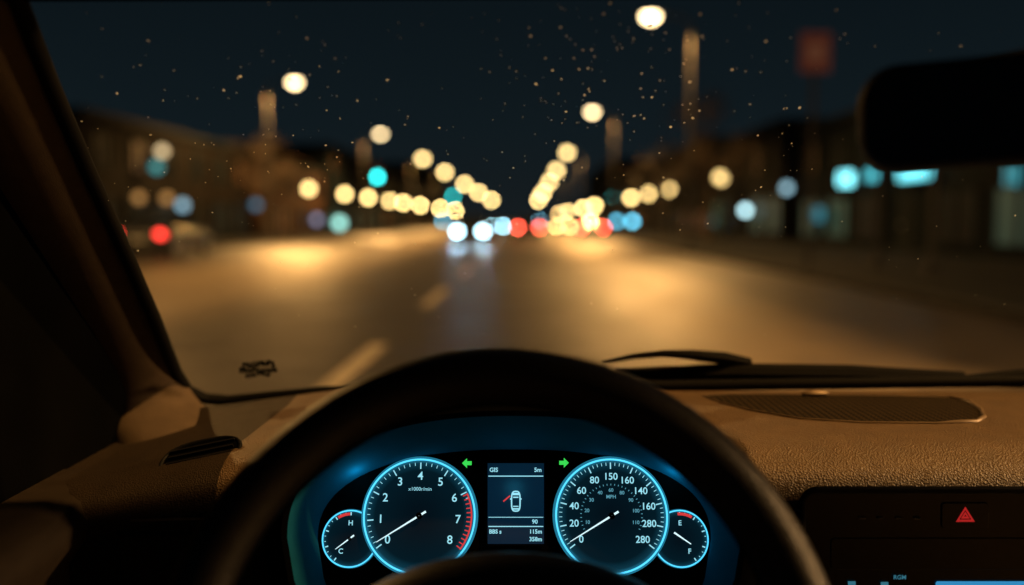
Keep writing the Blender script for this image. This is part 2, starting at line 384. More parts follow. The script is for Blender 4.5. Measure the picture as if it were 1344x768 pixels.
building('dark brick building on the right next to the cyan sign shops', 14.1, -1, 49, 67, 6.5, M_walls[3], 2, .3, True)
building('brown building on the right beyond the dark brick one', 14.1, -1, 70, 100, 7.5, M_walls[0], 3, .2)
building('dark brick building far down on the right', 14.1, -1, 103, 140, 7, M_walls[3], 2, .2)
building('tall grey block farthest on the right', 14.1, -1, 144, 205, 11, M_walls[2], 3, .2)

# wall lamps and shop signs (placed by height along the facades)
def wall_lamp(xf, side, y, h, r, m, label):
    root = empty('wall_lamp', label, 'wall lamp', Vector((xf, y, h)))
    b = MB(); b.box((side*.05, 0, .1), (.1, .2, .3)); b.tube([(side*.05, 0, .1), (side*.3, 0, .25), (side*.45, 0, r+.02)], .02, 6); b.build('bracket', M_dark, root)
    b = MB(); b.ell((side*.45, 0, 0), r, 14, 8); b.build('globe', m, root)
def fy(x, px): return x*F/(px-690)
M_wg = emat('wall_globe_warm', (1., .75, .4), 1.7); M_wt = emat('wall_globe_teal', (.03, .5, .55), .9); M_wo = emat('wall_globe_orange', (1., .5, .15), .7)
M_wb = emat('wall_globe_blue', (.4, .75, .95), 1.2); M_wl = emat('wall_globe_lilac', (.5, .5, .75), 1.2)
wall_lamp(-18.0, 1, fy(-17.6, 213), 4.55, .22, M_wg, 'warm wall lamp high on the brown building')
wall_lamp(-18.0, 1, fy(-17.6, 205), 3.75, .24, M_wt, 'teal wall lamp below the high warm one on the brown building')
wall_lamp(-18.0, 1, fy(-17.6, 217), 2.3, .22, M_wo, 'orange wall lamp low on the brown building, right of the other orange one')
wall_lamp(-18.0, 1, fy(-17.6, 180), 2.25, .2, M_wo, 'orange wall lamp low on the brown building, nearest to the car')
wall_lamp(-18.0, 1, fy(-17.6, 238), 2.0, .24, M_wb, 'pale blue wall lamp on the brown building')
wall_lamp(-18.0, 1, fy(-17.6, 335), 2.25, .26, emat('wall_globe_dimblue', (.1, .3, .45), 1.0), 'dim blue wall lamp at the far corner of the brown building')
wall_lamp(-18.0, 1, fy(-17.6, 415), 1.3, .3, M_wl, 'lilac wall lamp on the orange brick building')
wall_lamp(-18.0, 1, fy(-17.6, 445), 1.0, .45, emat('wall_globe_aqua', (.4, .95, .85), 2.6), 'large pale aqua wall lamp on the grey building')
wall_lamp(14, -1, fy(13.6, 977), 1.85, .24, emat('wall_globe_white', (.55, .92, 1), 4.6), 'bright pale blue wall lamp low on the dark brick building')
wall_lamp(14, -1, fy(13.6, 1030), 2.9, .22, emat('wall_globe_ice', (.35, .62, .75), 2.), 'pale blue wall lamp high on the dark brick building')
def shop_sign(y, h, ly, lz, out, m, label):
    root = empty('shop_sign', label, 'shop sign', Vector((14, y, h)))
    b = MB(); b.box((-out/2-.1, 0, 0), (out, ly+.1, lz+.1)); bx = b.build('sign_box', M_dark, root, bevel=.02)
    b = MB(); b.box((-out-.115, 0, 0), (.03, ly, lz)); b.build('lit_face', m, bx)
    b = MB(); b.box((-out/2-.1, -ly/2-.065, 0), (out-.1, .03, lz)); b.build('lit_end', m, bx)
shop_sign(fy(13.4, 1097), 2.98, .4, .55, .45, emat('cyan_sign_small', (.22, .85, .95), 3.4), 'small square cyan lit sign, farthest of the shop signs on the right')
shop_sign(fy(13.4, 1128), 3.0, .3, .4, .32, M_cyan, 'small dim cyan lit sign between the square one and the long one')
shop_sign(fy(13.4, 1182), 2.85, 2.1, .38, .3, M_cyan2, 'long bright cyan lit sign over the shop front')
shop_sign(fy(13.4, 1303), 2.5, .15, .6, .3, emat('cyan_sign_dim', (.08, .5, .6), .6), 'narrow upright cyan lit sign at the right edge')
shop_sign(fy(13.4, 1062), 1.5, .4, .6, .5, emat('sign_dimblue', (.06, .3, .4), .7), 'dim blue lit sign low on the corner of the shop building')

# trees
def make_tree(seed, H):
    rnd = random.Random(seed)
    root = empty('street_tree', 'x', 'tree', Vector((0, 0, 0)))
    b = MB(); b.tube([(0, 0, 0), (.05, 0, H*.2), (0, .06, H*.45), (.04, 0, H*.75)], [.2, .15, .11, .04], 10)
    cl = []
    for i in range(11):
        a = rnd.random()*6.28; z0 = H*(.3+.35*rnd.random()); rr = H*(.16+.16*rnd.random()); z1 = z0+H*(.12+.2*rnd.random())
        e = Vector((rr*math.cos(a), rr*math.sin(a), z1)); b.tube([(0, 0, z0), (e*.5+Vector((0, 0, z0*.5+.1))), e], [.07, .045, .015], 6); cl.append(e)
    b.build('trunk', M_bark, root)
    b = MB()
    for e in cl+[Vector((0, 0, H*.85)), Vector((.2, .1, H*.95))]:
        for j in range(120):
            p = e+Vector((rnd.gauss(0, .38), rnd.gauss(0, .38), rnd.gauss(0, .34))); s = .05+.06*rnd.random()
            u = Vector((rnd.gauss(0, 1), rnd.gauss(0, 1), rnd.gauss(0, 1))).normalized(); v = u.orthogonal().normalized()
            b.poly([p-u*s, p+v*s*.6, p+u*s, p-v*s*.6])
    b.build('crown', M_leaf, root, recalc=False)
    return root
for i, (x, y, H, lab) in enumerate(((9.0, 44, 7.2, 'brown leafed street tree behind the nearest right street lamp'), (9.4, 62, 6.5, 'brown leafed street tree between the globe lamps on the right pavement'),
        (-16.8, 57, 6.5, 'brown leafed street tree beside the nearest left street lamp'), (-16.9, 98, 7, 'brown leafed street tree far down the left pavement'))):
    t = make_tree(i+3, H); t.location = (x, y, .12); tag(t, lab, 'tree', 'street trees')

# cars: front at +y
def make_car(label, pm, head, tail, x, y, rz, beam=0):
    root = empty('car', label, 'car', Matrix.Translation((x, y, 0)) @ Matrix.Rotation(rz, 4, 'Z'))
    prof = [(-2.25, .55, .62, .78), (-2.2, .38, .78, .86), (-1.9, .26, .86, .97), (-1.2, .22, .9, .98), (0, .22, .9, .95), (.9, .22, .9, .93), (1.5, .24, .89, .86), (2.0, .3, .82, .76), (2.22, .4, .7, .66), (2.28, .5, .6, .6)]
    rows = []
    for yy, z0, hw, z1 in prof:
        zm = (z0+z1)/2
        half = [(hw*.5, z0), (hw*.92, z0+.03), (hw, zm-.08), (hw*.99, zm+.05), (hw*.93, z1-.04), (hw*.8, z1), (hw*.4, z1+.015)]
        rows.append([(px, yy, pz) for px, pz in half]+[(-px, yy, pz) for px, pz in reversed(half)])
    b = MB(); vv = b.grid(rows, cu=True); b.face(vv[0]); b.face(vv[-1]); body = b.build('body', pm, root, ang=60)
    gp = [(-1.75, .72, .95, .96), (-1.1, .6, .95, 1.36), (-.3, .59, .95, 1.42), (.35, .58, .95, 1.38), (1.05, .7, .92, .94)]
    rows = []
    for yy, tw, z0, z1 in gp:
        half = [(.78, z0), (.74, z0+(z1-z0)*.4), (tw+.03, z1-.02), (tw*.85, z1)]
        rows.append([(px, yy, pz) for px, pz in half]+[(-px, yy, pz) for px, pz in reversed(half)])
    b = MB(); vv = b.grid(rows, cu=True); b.build('cabin_glass', M_glassd, root, ang=50)
    b = MB(); b.grid([[(xx*w_, yy, zz-.03*xx*xx) for xx in (-1, -.6, -.2, .2, .6, 1)] for yy, w_, zz in ((-1.12, .56, 1.375), (-.3, .57, 1.445), (.37, .55, 1.4))]); b.build('roof', pm, root)
    for sx in (-1, 1):
        for yy in (-1.38, 1.38):
            Mx = Matrix.Translation((sx*.8, yy, .32)) @ Matrix.Rotation(PI/2*sx, 4, 'Y')
            b = MB(); b.lathe([(.2, -.09), (.3, -.1), (.32, -.05), (.32, .06), (.3, .1), (.21, .1)], Mx, 24); wh = b.build('wheel', M_tyre, root)
            b = MB(); b.lathe([(.21, .09), (.18, .07), (.06, .09), (0, .1)], Mx, 24); b.build('rim', M_rim, wh)
        b = MB(); b.ell((sx*.62, 2.14, .66), (.17, .12, .09) if head is M_lensoff else (.15, .16, .13), 14, 8); hl = b.build('headlight', head, root)
        if beam:
            l = bpy.data.lights.new('beam', 'SPOT'); l.energy = beam; l.color = (.5, .82, 1); l.spot_size = R_(50); l.spot_blend = .8; l.shadow_soft_size = .12
            lo = bpy.data.objects.new('beam', l); COL.objects.link(lo); lo.parent = hl; lo.location = (sx*.62, 2.4, .66); lo.rotation_euler = (R_(72), 0, 0)
        b = MB(); b.ell((sx*.66, -2.16, .76), (.17, .1, .12), 14, 8); b.build('tail_light', tail, root)
        b = MB(); b.ell((sx*.98, .7, 1.0), (.1, .06, .07), 12, 6); b.build('wing_mirror', pm, root)
    b = MB(); b.box((0, -2.27, .62), (.5, .02, .12)); b.build('number_plate', M_plate, root)
    return root
make_car('oncoming car with bright white headlights just left of the lane line', M_paints[0], M_head, M_redoff, -2.75, 46, PI, 200)
make_car('oncoming car with bluish headlights farther behind the bright one', M_paints[2], M_head2, M_redoff, -2.95, 92, PI)
make_car('dark car ahead in the same lane with red tail lights', M_paints[1], M_lensoff, M_red, .2, 60, 0)
make_car('silver car in the right lane with red tail lights', M_paints[2], M_lensoff, M_red, 4.35, 60, 0)
make_car('car facing the camera with warm yellow headlights at the right kerb', M_paints[0], M_warmh, M_redoff, 3.5, 85, PI)
make_car('grey parked car with red tail lights by the left kerb', M_paints[0], M_lensoff, M_reddim, -12.2, 30, 0)

# ------------------------------------------------------------------ CAR INTERIOR
WN = Vector((0, .36, .40)).normalized(); WP = Vector((0, 1.05, 1.0))
def ws(px, py, off=0.): return onplane(px, py, WP+WN*off, WN)
shell = empty('car_cabin', 'dark cabin of the car around the driver with brown windscreen pillar and roof edge', 'car cabin', Vector((0, 0, .6)))
W = Matrix.Translation((0, 0, .6))
# pillar
edge = [ws(-45, -130), ws(-5, -40), ws(14, 5), ws(58, 110), ws(106, 222), ws(152, 325), ws(194, 420), ws(226, 495), at(247, 527, 1.035), at(268, 548, 1.01), at(286, 574, .985), at(296, 630, .97)]
offs = [(.004, .012), (0, 0), (-.004, -.008), (-.016, -.019), (-.034, -.027), (-.056, -.028), (-.078, -.018), (-.098, .004), (-.116, .04), (-.135, .09)]
rows = []
for i, e in enumerate(edge):
    k = 1 if i < 6 else 1+.06*(i-5)
    rows.append([e+Vector((ox*k, oy*k, 0)) for ox, oy in offs])
b = MB(); b.grid(rows); pil = b.build('windscreen_pillar', M_pil, shell, W, ang=80, subd=2)
sl = [ws(-30, -130), ws(12, -30), ws(24, 0), ws(67, 110), ws(115, 222), ws(162, 325), ws(203, 418), ws(231, 488), ws(246, 512), ws(268, 523), ws(300, 526), ws(350, 521), ws(430, 514), ws(560, 510), ws(760, 509), ws(900, 506), ws(1344, 500), ws(1700, 496)]
sm = []
for i in range(len(sl)-1):
    for t in (0, .33, .66): sm.append(sl[i].lerp(sl[i+1], t))
sm.append(sl[-1])
b = MB(); b.tube(sm, .0068, 10); wsn = b.build('windscreen_seal', M_rub, shell, W, ang=80)
b = MB()
def speck(px, py, r):
    c = ws(px, py, -.0015); u = Vector((1, 0, 0)); v = WN.cross(u)
    el = .5+.5*random.random(); a1 = random.random()*3.14
    pts = []
    for k in range(7):
        a = 2*PI*k/7; x = math.cos(a)*r*(.8+.4*random.random()); y = math.sin(a)*r*el*(.8+.4*random.random())
        pts.append(c+u*(x*math.cos(a1)-y*math.sin(a1))+v*(x*math.sin(a1)+y*math.cos(a1)))
    b.poly(pts)
for cx, cy, sx, sy, n in ((400, 130, 75, 80, 65), (850, 70, 85, 70, 80), (750, 140, 110, 90, 60), (950, 110, 130, 90, 45), (600, 150, 240, 100, 90), (1000, 250, 190, 100, 40), (270, 180, 130, 100, 45)):
    for i in range(n): speck(random.gauss(cx, sx), random.gauss(cy, sy), .0003+.0011*random.random()**3)
for i in range(140): speck(random.uniform(80, 1330), random.uniform(10, 480), .00028+.0006*random.random()**2)
tag(b.build('dust', M_dust, recalc=False), 'pale dust specks scattered over the windscreen', 'dust', kind='stuff')
# printed mark at the glass corner
b = MB(); rnd = random.Random(5)
for row, (x0, x1, yy, h) in enumerate(((318, 358, 483, 8), (314, 360, 491, 8), (322, 350, 496, 6))):
    x = x0
    while x < x1:
        wd = rnd.choice((3, 4, 5, 6)); yj = yy+rnd.uniform(-1.5, 1.5)-(x-x0)*.05
        for q in range(2):
            yb = yj-rnd.uniform(0, h/2)
            b.poly([ws(x, yb, -.001), ws(x+wd*.6*(q+1), yb-.5, -.001), ws(x+wd*.6*(q+1), yb-h*.5, -.001), ws(x, yb-h*.4, -.001)])
            b.poly([ws(x+q*wd*.6, yj, -.0012), ws(x+q*wd*.6+1.4, yj, -.0012), ws(x+q*wd*.6+1.4, yj-h, -.0012), ws(x+q*wd*.6, yj-h, -.0012)])
        x += wd+1
b.build('printed_mark', M_blackm, shell, W, recalc=False)
# roof
b = MB(); tp = ws(672, -4).y; tz = ws(672, -4).z
b.grid([[(xx, yy, zz) for xx in (-.75, -.42, 0, .5, 1.1)] for yy, zz in ((tp+.03, tz+.03), (tp, tz-.002), (tp-.02, tz+.004), (tp-.06, tz+.06), (tp-.15, 1.58), (.2, 1.62), (-1.2, 1.62))])
b.build('roof_lining', M_blackm, shell, W)
# door
b = MB()
prf = [(-.47, .953), (-.42, .955), (-.396, .951), (-.384, .94), (-.383, .925), (-.40, .90), (-.405, .80), (-.38, .74), (-.40, .5)]
b.grid([[(x, yy, z) for x, z in prf] for yy in (.0, .3, .5, .7, .80, .86)]); door = b.build('door_panel', M_door, shell, W, ang=70)
b = MB(); b.prism([(-.46, 1.04, .94), (-.46, .40, .94), (-.46, .50, 1.03), (-.46, .66, 1.30), (-.46, .80, 1.30), (-.46, 1.0, 1.12)], (-.03, 0, 0)); b.build('mirror_corner_trim', M_blackm, shell, W, bevel=.006)
# bonnet outside
b = MB(); b.grid([[(xx, yy, zz-.03*((xx-.42)/.8)**2) for xx in [-.42+.168*i for i in range(11)]] for yy, zz in ((1.06, .955), (1.25, .95), (1.6, .86), (2.0, .74), (2.15, .62))]); b.build('bonnet', M_paints[1], shell, W)

# dashboard
DR = empty('dashboard', 'grained brown dashboard with speaker grille and side air vent under the windscreen', 'dashboard', Vector((.1, .9, .75)))
WD = Matrix.Translation((.1, .9, .75))
xcl = -.01
def Yf(x):
    t = (abs(x-xcl)-.155)/.052; t = min(1, max(0, t)); return .93-.18*t**.9
xs = sorted(set([-.47+.02*i for i in range(85)]+[xcl+s*(.153+.003*i) for s in (-1, 1) for i in range(20)]))
rows = []
for x in xs:
    f = Yf(x); dl = 0 if x > -.22 else min(.05, (-.22-x)*.22)
    P = [(1.052, .985), (1.046, .997), (1.03, 1.0015), (.99, 1.002), (f+.08 if f < .9 else f+.04, 1.002), (f+.06, 1.0012), (f+.045, .9995), (f+.03, .9965), (f+.018, .991), (f+.008, .983), (f+.002, .973), (f, .960), (f+.001, .93), (f+.004, .85), (f+.05, .76), (f+.07, .6)]
    rows.append([(x, yy, zz-dl*(1 if yy < 1.0 else .6)) for yy, zz in P])
si = min(range(len(xs)), key=lambda i: abs(xs[i]+.275))
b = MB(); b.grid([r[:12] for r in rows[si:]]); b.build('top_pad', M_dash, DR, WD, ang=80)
b = MB(); b.grid([r[:12] for r in rows[:si+1]]); b.build('shaded_end_pad', M_dash_shaded, DR, WD, ang=80)
b = MB(); b.grid([r[11:] for r in rows]); b.build('lower_panel', M_black, DR, WD, ang=80)  # unlit front face given black, its shade put into the colour
# speaker grille
zg = 1.0030; NZ = Vector((0, 0, 1))
out = [(922, 519), (960, 517), (1060, 517.5), (1170, 519), (1245, 521), (1272, 527), (1288, 538), (1292, 547), (1282, 553), (1230, 555), (1130, 554), (1050, 549), (985, 538), (945, 528)]
gp = [onplane(px, py, (0, 0, zg), NZ) for px, py in out]
b = MB(); b.prism(gp, (0, 0, -.004)); gr = b.build('speaker_grille', M_grille, DR, WD)
b = MB(); ring = []
for i in range(len(gp)):
    for t in (0, .5): ring.append(gp[i].lerp(gp[(i+1) % len(gp)], t))
b.tube(ring, [.0022 if 8 <= i <= 17 else .0007 for i in range(len(ring))], 8, closed=True); b.build('grille_rim', M_edge, gr, WD)  # right end thickened and pale, an edge highlight put into the rim
b = MB(); c = onplane(1070, 516, (0, 0, 1.006), NZ); b.ell(c, (.016, .006, .004), 16, 6); b.build('light_sensor', M_edge, DR, WD)
# side vent
vc = at(262, 600, .80)+Vector((0, 0, -.002))
VM = Matrix.Translation(vc) @ Matrix.Rotation(R_(-12), 4, 'Y') @ Matrix.Rotation(R_(30), 4, 'X')
b = MB(); pts = []
for k in range(28):
    a = 2*PI*k/28; c_, s_ = math.cos(a), math.sin(a)
    pts.append(VM @ Vector((.038*math.copysign(abs(c_)**.7, c_), .025*math.copysign(abs(s_)**.7, s_), 0)))
b.prism(pts, VM.to_3x3() @ Vector((0, 0, -.012))); vt = b.build('air_vent', M_blackm, DR, WD)
b = MB(); b.tube(pts, .0018, 8, closed=True); b.build('vent_rim', M_black, vt, WD)
b = MB()
for k in range(5): b.box(VM @ Vector((0, -.016+.008*k, .001)), (.062, .0018, .004), VM.to_3x3())
b.build('vent_slats', M_black, vt, WD)
# left lower trim line and switch panel
NY = Vector((0, -1, 0))
def fr(px, py, Y=.747): return onplane(px, py, (0, Y, 0), NY)
b = MB(); q = [fr(150, 700), fr(335, 700), fr(330, 790), fr(160, 790)]; b.prism(q, (0, .006, 0)); sp = b.build('switch_panel', M_black, DR, WD, bevel=.003)
b = MB(); b.tube([fr(172, 683), fr(240, 681), fr(322, 680)], .0012, 8); b.build('trim_strip', M_edge, DR, WD)

# instrument cluster
nrm = -ray(676, 675); Xa = Vector((1, 0, 0)); Xa = (Xa-nrm*Xa.dot(nrm)).normalized(); Ya = nrm.cross(Xa)
P0 = CAM-nrm*.82
MC = Matrix.Translation(P0) @ Matrix((Xa, Ya, nrm)).transposed().to_4x4(); MCi = MC.inverted()
def cl(px, py, w=0.): return MCi @ onplane(px, py, P0+nrm*w, nrm)
PX = cl(677, 675).x-cl(676, 675).x
IC = empty('instrument_cluster', 'blue lit instrument cluster with two large round dials and a small screen', 'instrument cluster', MC)
def arch(cx, cy, a, bt, n, w, drop, N=60):
    pts = []
    for k in range(N+1):
        t = PI-PI*k/N; c_, s_ = math.cos(t), math.sin(t)
        pts.append((cx+a*math.copysign(abs(c_)**(2/n), c_), cy-bt*abs(s_)**(2/n)))
    pts = [(cx-a*.9, cy+drop), (cx-a*.97, cy+drop*.5)]+pts+[(cx+a*.97, cy+drop*.5), (cx+a*.9, cy+drop)]
    return [cl(x, y, w) for x, y in pts]
inner = arch(675, 708, 258, 118, 2.35, 0, 100); outer = arch(675, 706, 298, 160, 2.3, .05, 110)
mid = arch(675, 707, 275, 136, 2.33, .022, 104)
b = MB(); b.grid([inner, mid, outer]); b.build('bezel', M_bez, IC, ang=70)
o2 = arch(675, 706, 306, 167, 2.3, .055, 112); o3 = arch(675, 706, 326, 188, 2.3, .05, 115); o4 = arch(675, 706, 330, 192, 2.3, .02, 115); o5 = arch(675, 706, 330, 192, 2.3, -.12, 115)
b = MB(); b.grid([outer, o2, o3, o4, o5]); b.build('hood', M_blackm, IC, ang=70)
b = MB(); b.poly([p-Vector((0, 0, .001)) for p in inner]); fpl = b.build('face_plate', M_blackm, IC)
for px, py, en in ((470, 625, .022), (675, 640, .008), (882, 625, .022)):
    l = bpy.data.lights.new('cluster_backlight', 'POINT'); l.energy = en; l.color = (.05, .60, .95); l.shadow_soft_size = .01
    lo = bpy.data.objects.new('cluster_backlight', l); COL.objects.link(lo); lo.parent = fpl; lo.location = cl(px, py, .014)

def polar(r, a): return Vector((r*math.cos(a), r*math.sin(a), 0))
def needle(par, ang, tip, tail, w0, z, hubr):
    d = polar(1, ang); nn = polar(1, ang+PI/2)
    b = MB(); b.prism([d*tip+nn*w0*.3+Vector((0, 0, z)), d*tip-nn*w0*.3+Vector((0, 0, z)), -d*tail-nn*w0+Vector((0, 0, z)), -d*tail+nn*w0+Vector((0, 0, z))], (0, 0, .0008)); nd = b.build('needle', E_need, par)
    b = MB(); b.lathe([(hubr, z-.001), (hubr, z+.0002), (hubr*.8, z+.0012), (0, z+.0014)], n=24); b.build('needle_hub', M_blackm, par)
def dial(name, c, Rpx, w, a0, a1, nums, nmin, nsize, nr, red, nang, small=False):
    R = Rpx*PX; loc = cl(*c, w)
    b = MB(); b.lathe([(0, 0), (R*.5, 0), (R, 0), (R*1.05, -.0005), (R*1.06, -.003)], n=72); f = b.build(name, dialmat(name+'_face', R, .8 if small else 1.), IC, loc=loc, ang=30)
    b = MB(); n = 96; b.tube([polar(R, 2*PI*k/n)+Vector((0, 0, .0012)) for k in range(n)], (1.15 if not small else .85)*PX, 8, closed=True); b.build('glow_ring', E_ring, f)
    b = MB(); N = (len(nums)-1)*nmin
    for k in range(N+1):
        a = a0+(a1-a0)*k/N; mj = k % nmin == 0
        if name == 'tachometer' and k > 31: continue
        d = polar(1, a); t = polar(1, a+PI/2); r0 = R*(.83 if mj else .89); r1 = R*.945; hw = PX*(.75 if mj else .4)
        z = Vector((0, 0, .0006)); b.poly([d*r0-t*hw+z, d*r1-t*hw+z, d*r1+t*hw+z, d*r0+t*hw+z])
    b.build('scale_marks', E_num, f)
    b = MB()
    for k, sx in enumerate(nums):
        if not sx: continue
        a = a0+(a1-a0)*k/(len(nums)-1)
        b.text(sx, nsize*PX, Matrix.Translation(polar(R*nr, a)+Vector((0, 0, .0007))), bold=PX*.12)
    b.build('numerals', E_num, f)
    if red:
        b = MB(); b.ann((0, 0, .0008), R*.86 if not small else R*.83, R*.93, R_(red[0]), R_(red[1]), 30); b.build('red_zone', E_red, f)
    if nang is not None: needle(f, R_(nang), R*.88 if not small else R*.62, R*.14 if not small else R*.2, PX*(1.3 if not small else 1.0), .003, R*(.06 if not small else .07))
    return f, R
A0, A1 = R_(217), R_(-37)
t, R = dial('tachometer', (550.5, 677), 72.3, .004, A0, A1, ['0', '1', '2', '3', '4', '5', '6', '7', '8'], 5, 15, .70, None, 211.5)
b = MB()
for k in range(13):
    a = R_(24-61*k/12); d = polar(1, a); tt = polar(1, a+PI/2); z = Vector((0, 0, .0011))
    hw = PX*.7; b.poly([d*R*.855-tt*hw+z, d*R*.93-tt*hw+z, d*R*.93+tt*hw+z, d*R*.855+tt*hw+z])
b.ann((0, 0, .001), R*.93, R*.955, R_(-38), R_(25), 30); b.build('red_zone', E_red, t)
b = MB(); b.text('x1000r/min', 6.6*PX, Matrix.Translation((0, 34*PX, .0007))); b.build('unit_lettering', E_num, t)
t, R = dial('speedometer', (802.5, 677), 72.3, .004, A0, A1, ['0', '20', '40', '60', '80', '150', '160', '140', '160', '280', '280'], 5, 12.5, .69, None, 211)
b = MB()
for k, sx in enumerate(['10', '20', '30', '40', '60', '80', '90', '100', '110']):
    b.text(sx, 6.4*PX, Matrix.Translation(polar(R*.45, R_(195-210*k/8))+Vector((0, 0, .0007))), bold=PX*.1)
b.text('MPH', 6.5*PX, Matrix.Translation((0, 24*PX, .0007)), bold=PX*.1); b.build('inner_numerals', E_dim, t)
b = MB()
for k in range(33):
    a = R_(205-230*k/32); d = polar(1, a); tt = polar(1, a+PI/2); z = Vector((0, 0, .0006)); b.poly([d*R*.535-tt*PX*.4+z, d*R*.565-tt*PX*.4+z, d*R*.565+tt*PX*.4+z, d*R*.535+tt*PX*.4+z])
b.build('inner_scale_marks', E_dim, t)
t, R = dial('temperature_gauge', (459.5, 707), 35.5, .0005, R_(235), R_(90), ['C', '', '', '', 'H'], 3, 9, .55, (92, 122), 217, True)
t, R = dial('fuel_gauge', (893, 707), 35.5, .0005, R_(-55), R_(90), ['F', '', '', '', 'E'], 3, 9, .55, (60, 95), None, True)
c0 = cl(884, 699)-cl(893, 707); c1 = cl(906, 714)-cl(893, 707); d = (c1-c0).normalized(); nn = Vector((-d.y, d.x, 0)); zz = Vector((0, 0, .003))
b = MB(); b.prism([c0+nn*PX*1.1+zz, c0-nn*PX*1.1+zz, c1-nn*PX*.5+zz, c1+nn*PX*.5+zz], (0, 0, .0008)); b.build('needle', E_need, t)
# display
def rect(b, x0, y0, x1, y1, w): b.poly([cl(x0, y0, w), cl(x1, y0, w), cl(x1, y1, w), cl(x0, y1, w)])
b = MB(); rect(b, 640, 608, 714, 714, .003); ds = b.build('display', E_disp, IC)
b = MB(); pts = [cl(x, y, .003) for x, y in ((638, 606), (716, 606), (716, 716), (638, 716))]; b.tube([pts[i].lerp(pts[(i+1) % 4], t/4) for i in range(4) for t in range(4)], .0009, 6, closed=True); b.build('display_frame', M_blackm, ds)
b = MB(); rect(b, 641, 624.4, 713, 625.6, .0035); rect(b, 641, 678.6, 713, 679.4, .0035); rect(b, 641, 690.5, 713, 691.7, .0035); b.build('divider_lines', E_num, ds)
b = MB()
for s_, x, y, z in (('GIS', 648, 617, 7.8), ('5m', 706, 617, 7.8), ('90', 702, 685, 7.4), ('BBS s', 650, 698, 7.2), ('115m', 703, 698, 7.4), ('358m', 703, 708, 7.4)):
    b.text(s_, z*PX, Matrix.Translation(cl(x, y, .0036)), bold=PX*.15)
b.build('readout', E_num, ds)
b = MB(); q = []
for k in range(24):
    a = 2*PI*k/24; c_, s_ = math.cos(a), math.sin(a); q.append((677+5.6*math.copysign(abs(c_)**.6, c_), 658+13*math.copysign(abs(s_)**.6, s_)))
b.tube([cl(x, y, .0036) for x, y in q], 1.0*PX, 6, closed=True); rect(b, 673.5, 652, 680.5, 653.6, .0037); rect(b, 673.5, 664, 680.5, 665.4, .0037); rect(b, 673, 647, 681, 650, .0037); rect(b, 673, 667, 681, 669, .0037)
rect(b, 669.5, 654, 671.5, 656, .0037); rect(b, 682.5, 654, 684.5, 656, .0037); b.build('car_symbol', E_num, ds)
b = MB(); b.poly([cl(660, 657.5, .0037), cl(669, 650, .0037), cl(670, 651.5, .0037), cl(661, 659, .0037)]); b.build('red_mark', E_red, ds)
for s_, cx, cy in ((-1, 613, 608), (1, 740, 607.5)):
    b = MB(); q = [(6.5, 0), (0, 6.5), (0, 2.6), (-6, 2.6), (-6, -2.6), (0, -2.6), (0, -6.5)]
    b.poly([cl(cx+s_*x, cy+y, .001) for x, y in q]); b.build('turn_indicator', E_green, IC)['label'] = 'green turn arrow pointing left' if s_ < 0 else 'green turn arrow pointing right'

# steering wheel
wc = CAM+ray(653, 902)*.59; e_ = R_(26)
wn = Vector((0, -math.cos(e_), math.sin(e_))); wy = wn.cross(Vector((1, 0, 0)))
MW = Matrix.Translation(wc) @ Matrix((Vector((1, 0, 0)), wy, wn)).transposed().to_4x4()
SW = empty('steering_wheel', 'black leather steering wheel in the foreground in front of the lit dials', 'steering wheel', MW)
b = MB(); RR = .1955; b.tube([polar(RR, 2*PI*k/120) for k in range(120)], .0200, 20, closed=True); rim = b.build('rim', M_leather, SW, ang=80)
b = MB()
for rr_, zz in ((RR-.0202, .002),): b.tube([polar(rr_, 2*PI*k/120)+Vector((0, 0, zz)) for k in range(120)], .0012, 6, closed=True)
b.build('seam', M_blackm, rim)
b = MB(); rows = []
for r_, z in ((0.02, .035), (.4, .033), (.7, .026), (.88, .016), (.97, .004), (1., -.012), (.98, -.04)):
    rows.append([Vector((.007+.135*r_*math.cos(t), .0825*r_*math.sin(t), z-.02)) for t in [2*PI*k/48 for k in range(48)]])
b.grid(rows, cu=True); b.build('hub_pad', M_hub, SW, ang=80)
for (a, w0) in ((0, .03), (PI, .03), (-PI/2-.25, .022), (-PI/2+.25, .022)):
    d = polar(1, a); n_ = polar(1, a+PI/2); b = MB()
    rows = [[d*r_+n_*(w0*wk)+Vector((0, 0, z+dz)) for wk, dz in ((-1, -.006), (-.8, .004), (.8, .004), (1, -.006), (.6, -.016), (-.6, -.016))] for r_, z in ((.09, -.02), (.13, -.016), (.185, 0))]
    b.grid(rows, cu=True); b.build('spoke', M_black, SW, ang=60)

# centre console
CP = Vector((.42, .75, .85)); WC_ = Matrix.Translation(CP)
CC = empty('centre_console', 'glossy black centre console panel with red hazard button right of the steering wheel', 'centre console', CP)
def rrect(x0, y0, x1, y1, r, Y, n=6):
    q = []
    for cx, cy, a0 in ((x1-r, y0+r, -90), (x1-r, y1-r, 0), (x0+r, y1-r, 90), (x0+r, y0+r, 180)):
        for k in range(n+1):
            a = R_(a0+90*k/n); q.append(fr(cx+r*math.cos(a), cy+r*math.sin(a), Y))
    return q
b = MB(); b.prism(rrect(1056, 646, 1500, 830, 18, .744), (0, .02, 0)); b.build('panel', M_gloss, CC, WC_)
b = MB(); b.tube(rrect(1053, 643, 1503, 833, 20, .744), .0032, 8, closed=True); b.build('panel_frame', M_black, CC, WC_, ang=80)
b = MB(); b.prism(rrect(1236, 660, 1298, 694, 5, .7425), (0, .003, 0)); hz = b.build('hazard_button', M_gloss, CC, WC_, bevel=.0006)
b = MB()
def tri(s): return [fr(1267, 675-12*s+2, .7418), fr(1267+12.5*s, 675+8*s+2, .7418), fr(1267-12.5*s, 675+8*s+2, .7418)]
for i in range(3):
    a_, c_ = tri(1.0), tri(.62); b.poly([a_[i], a_[(i+1) % 3], c_[(i+1) % 3], c_[i]])
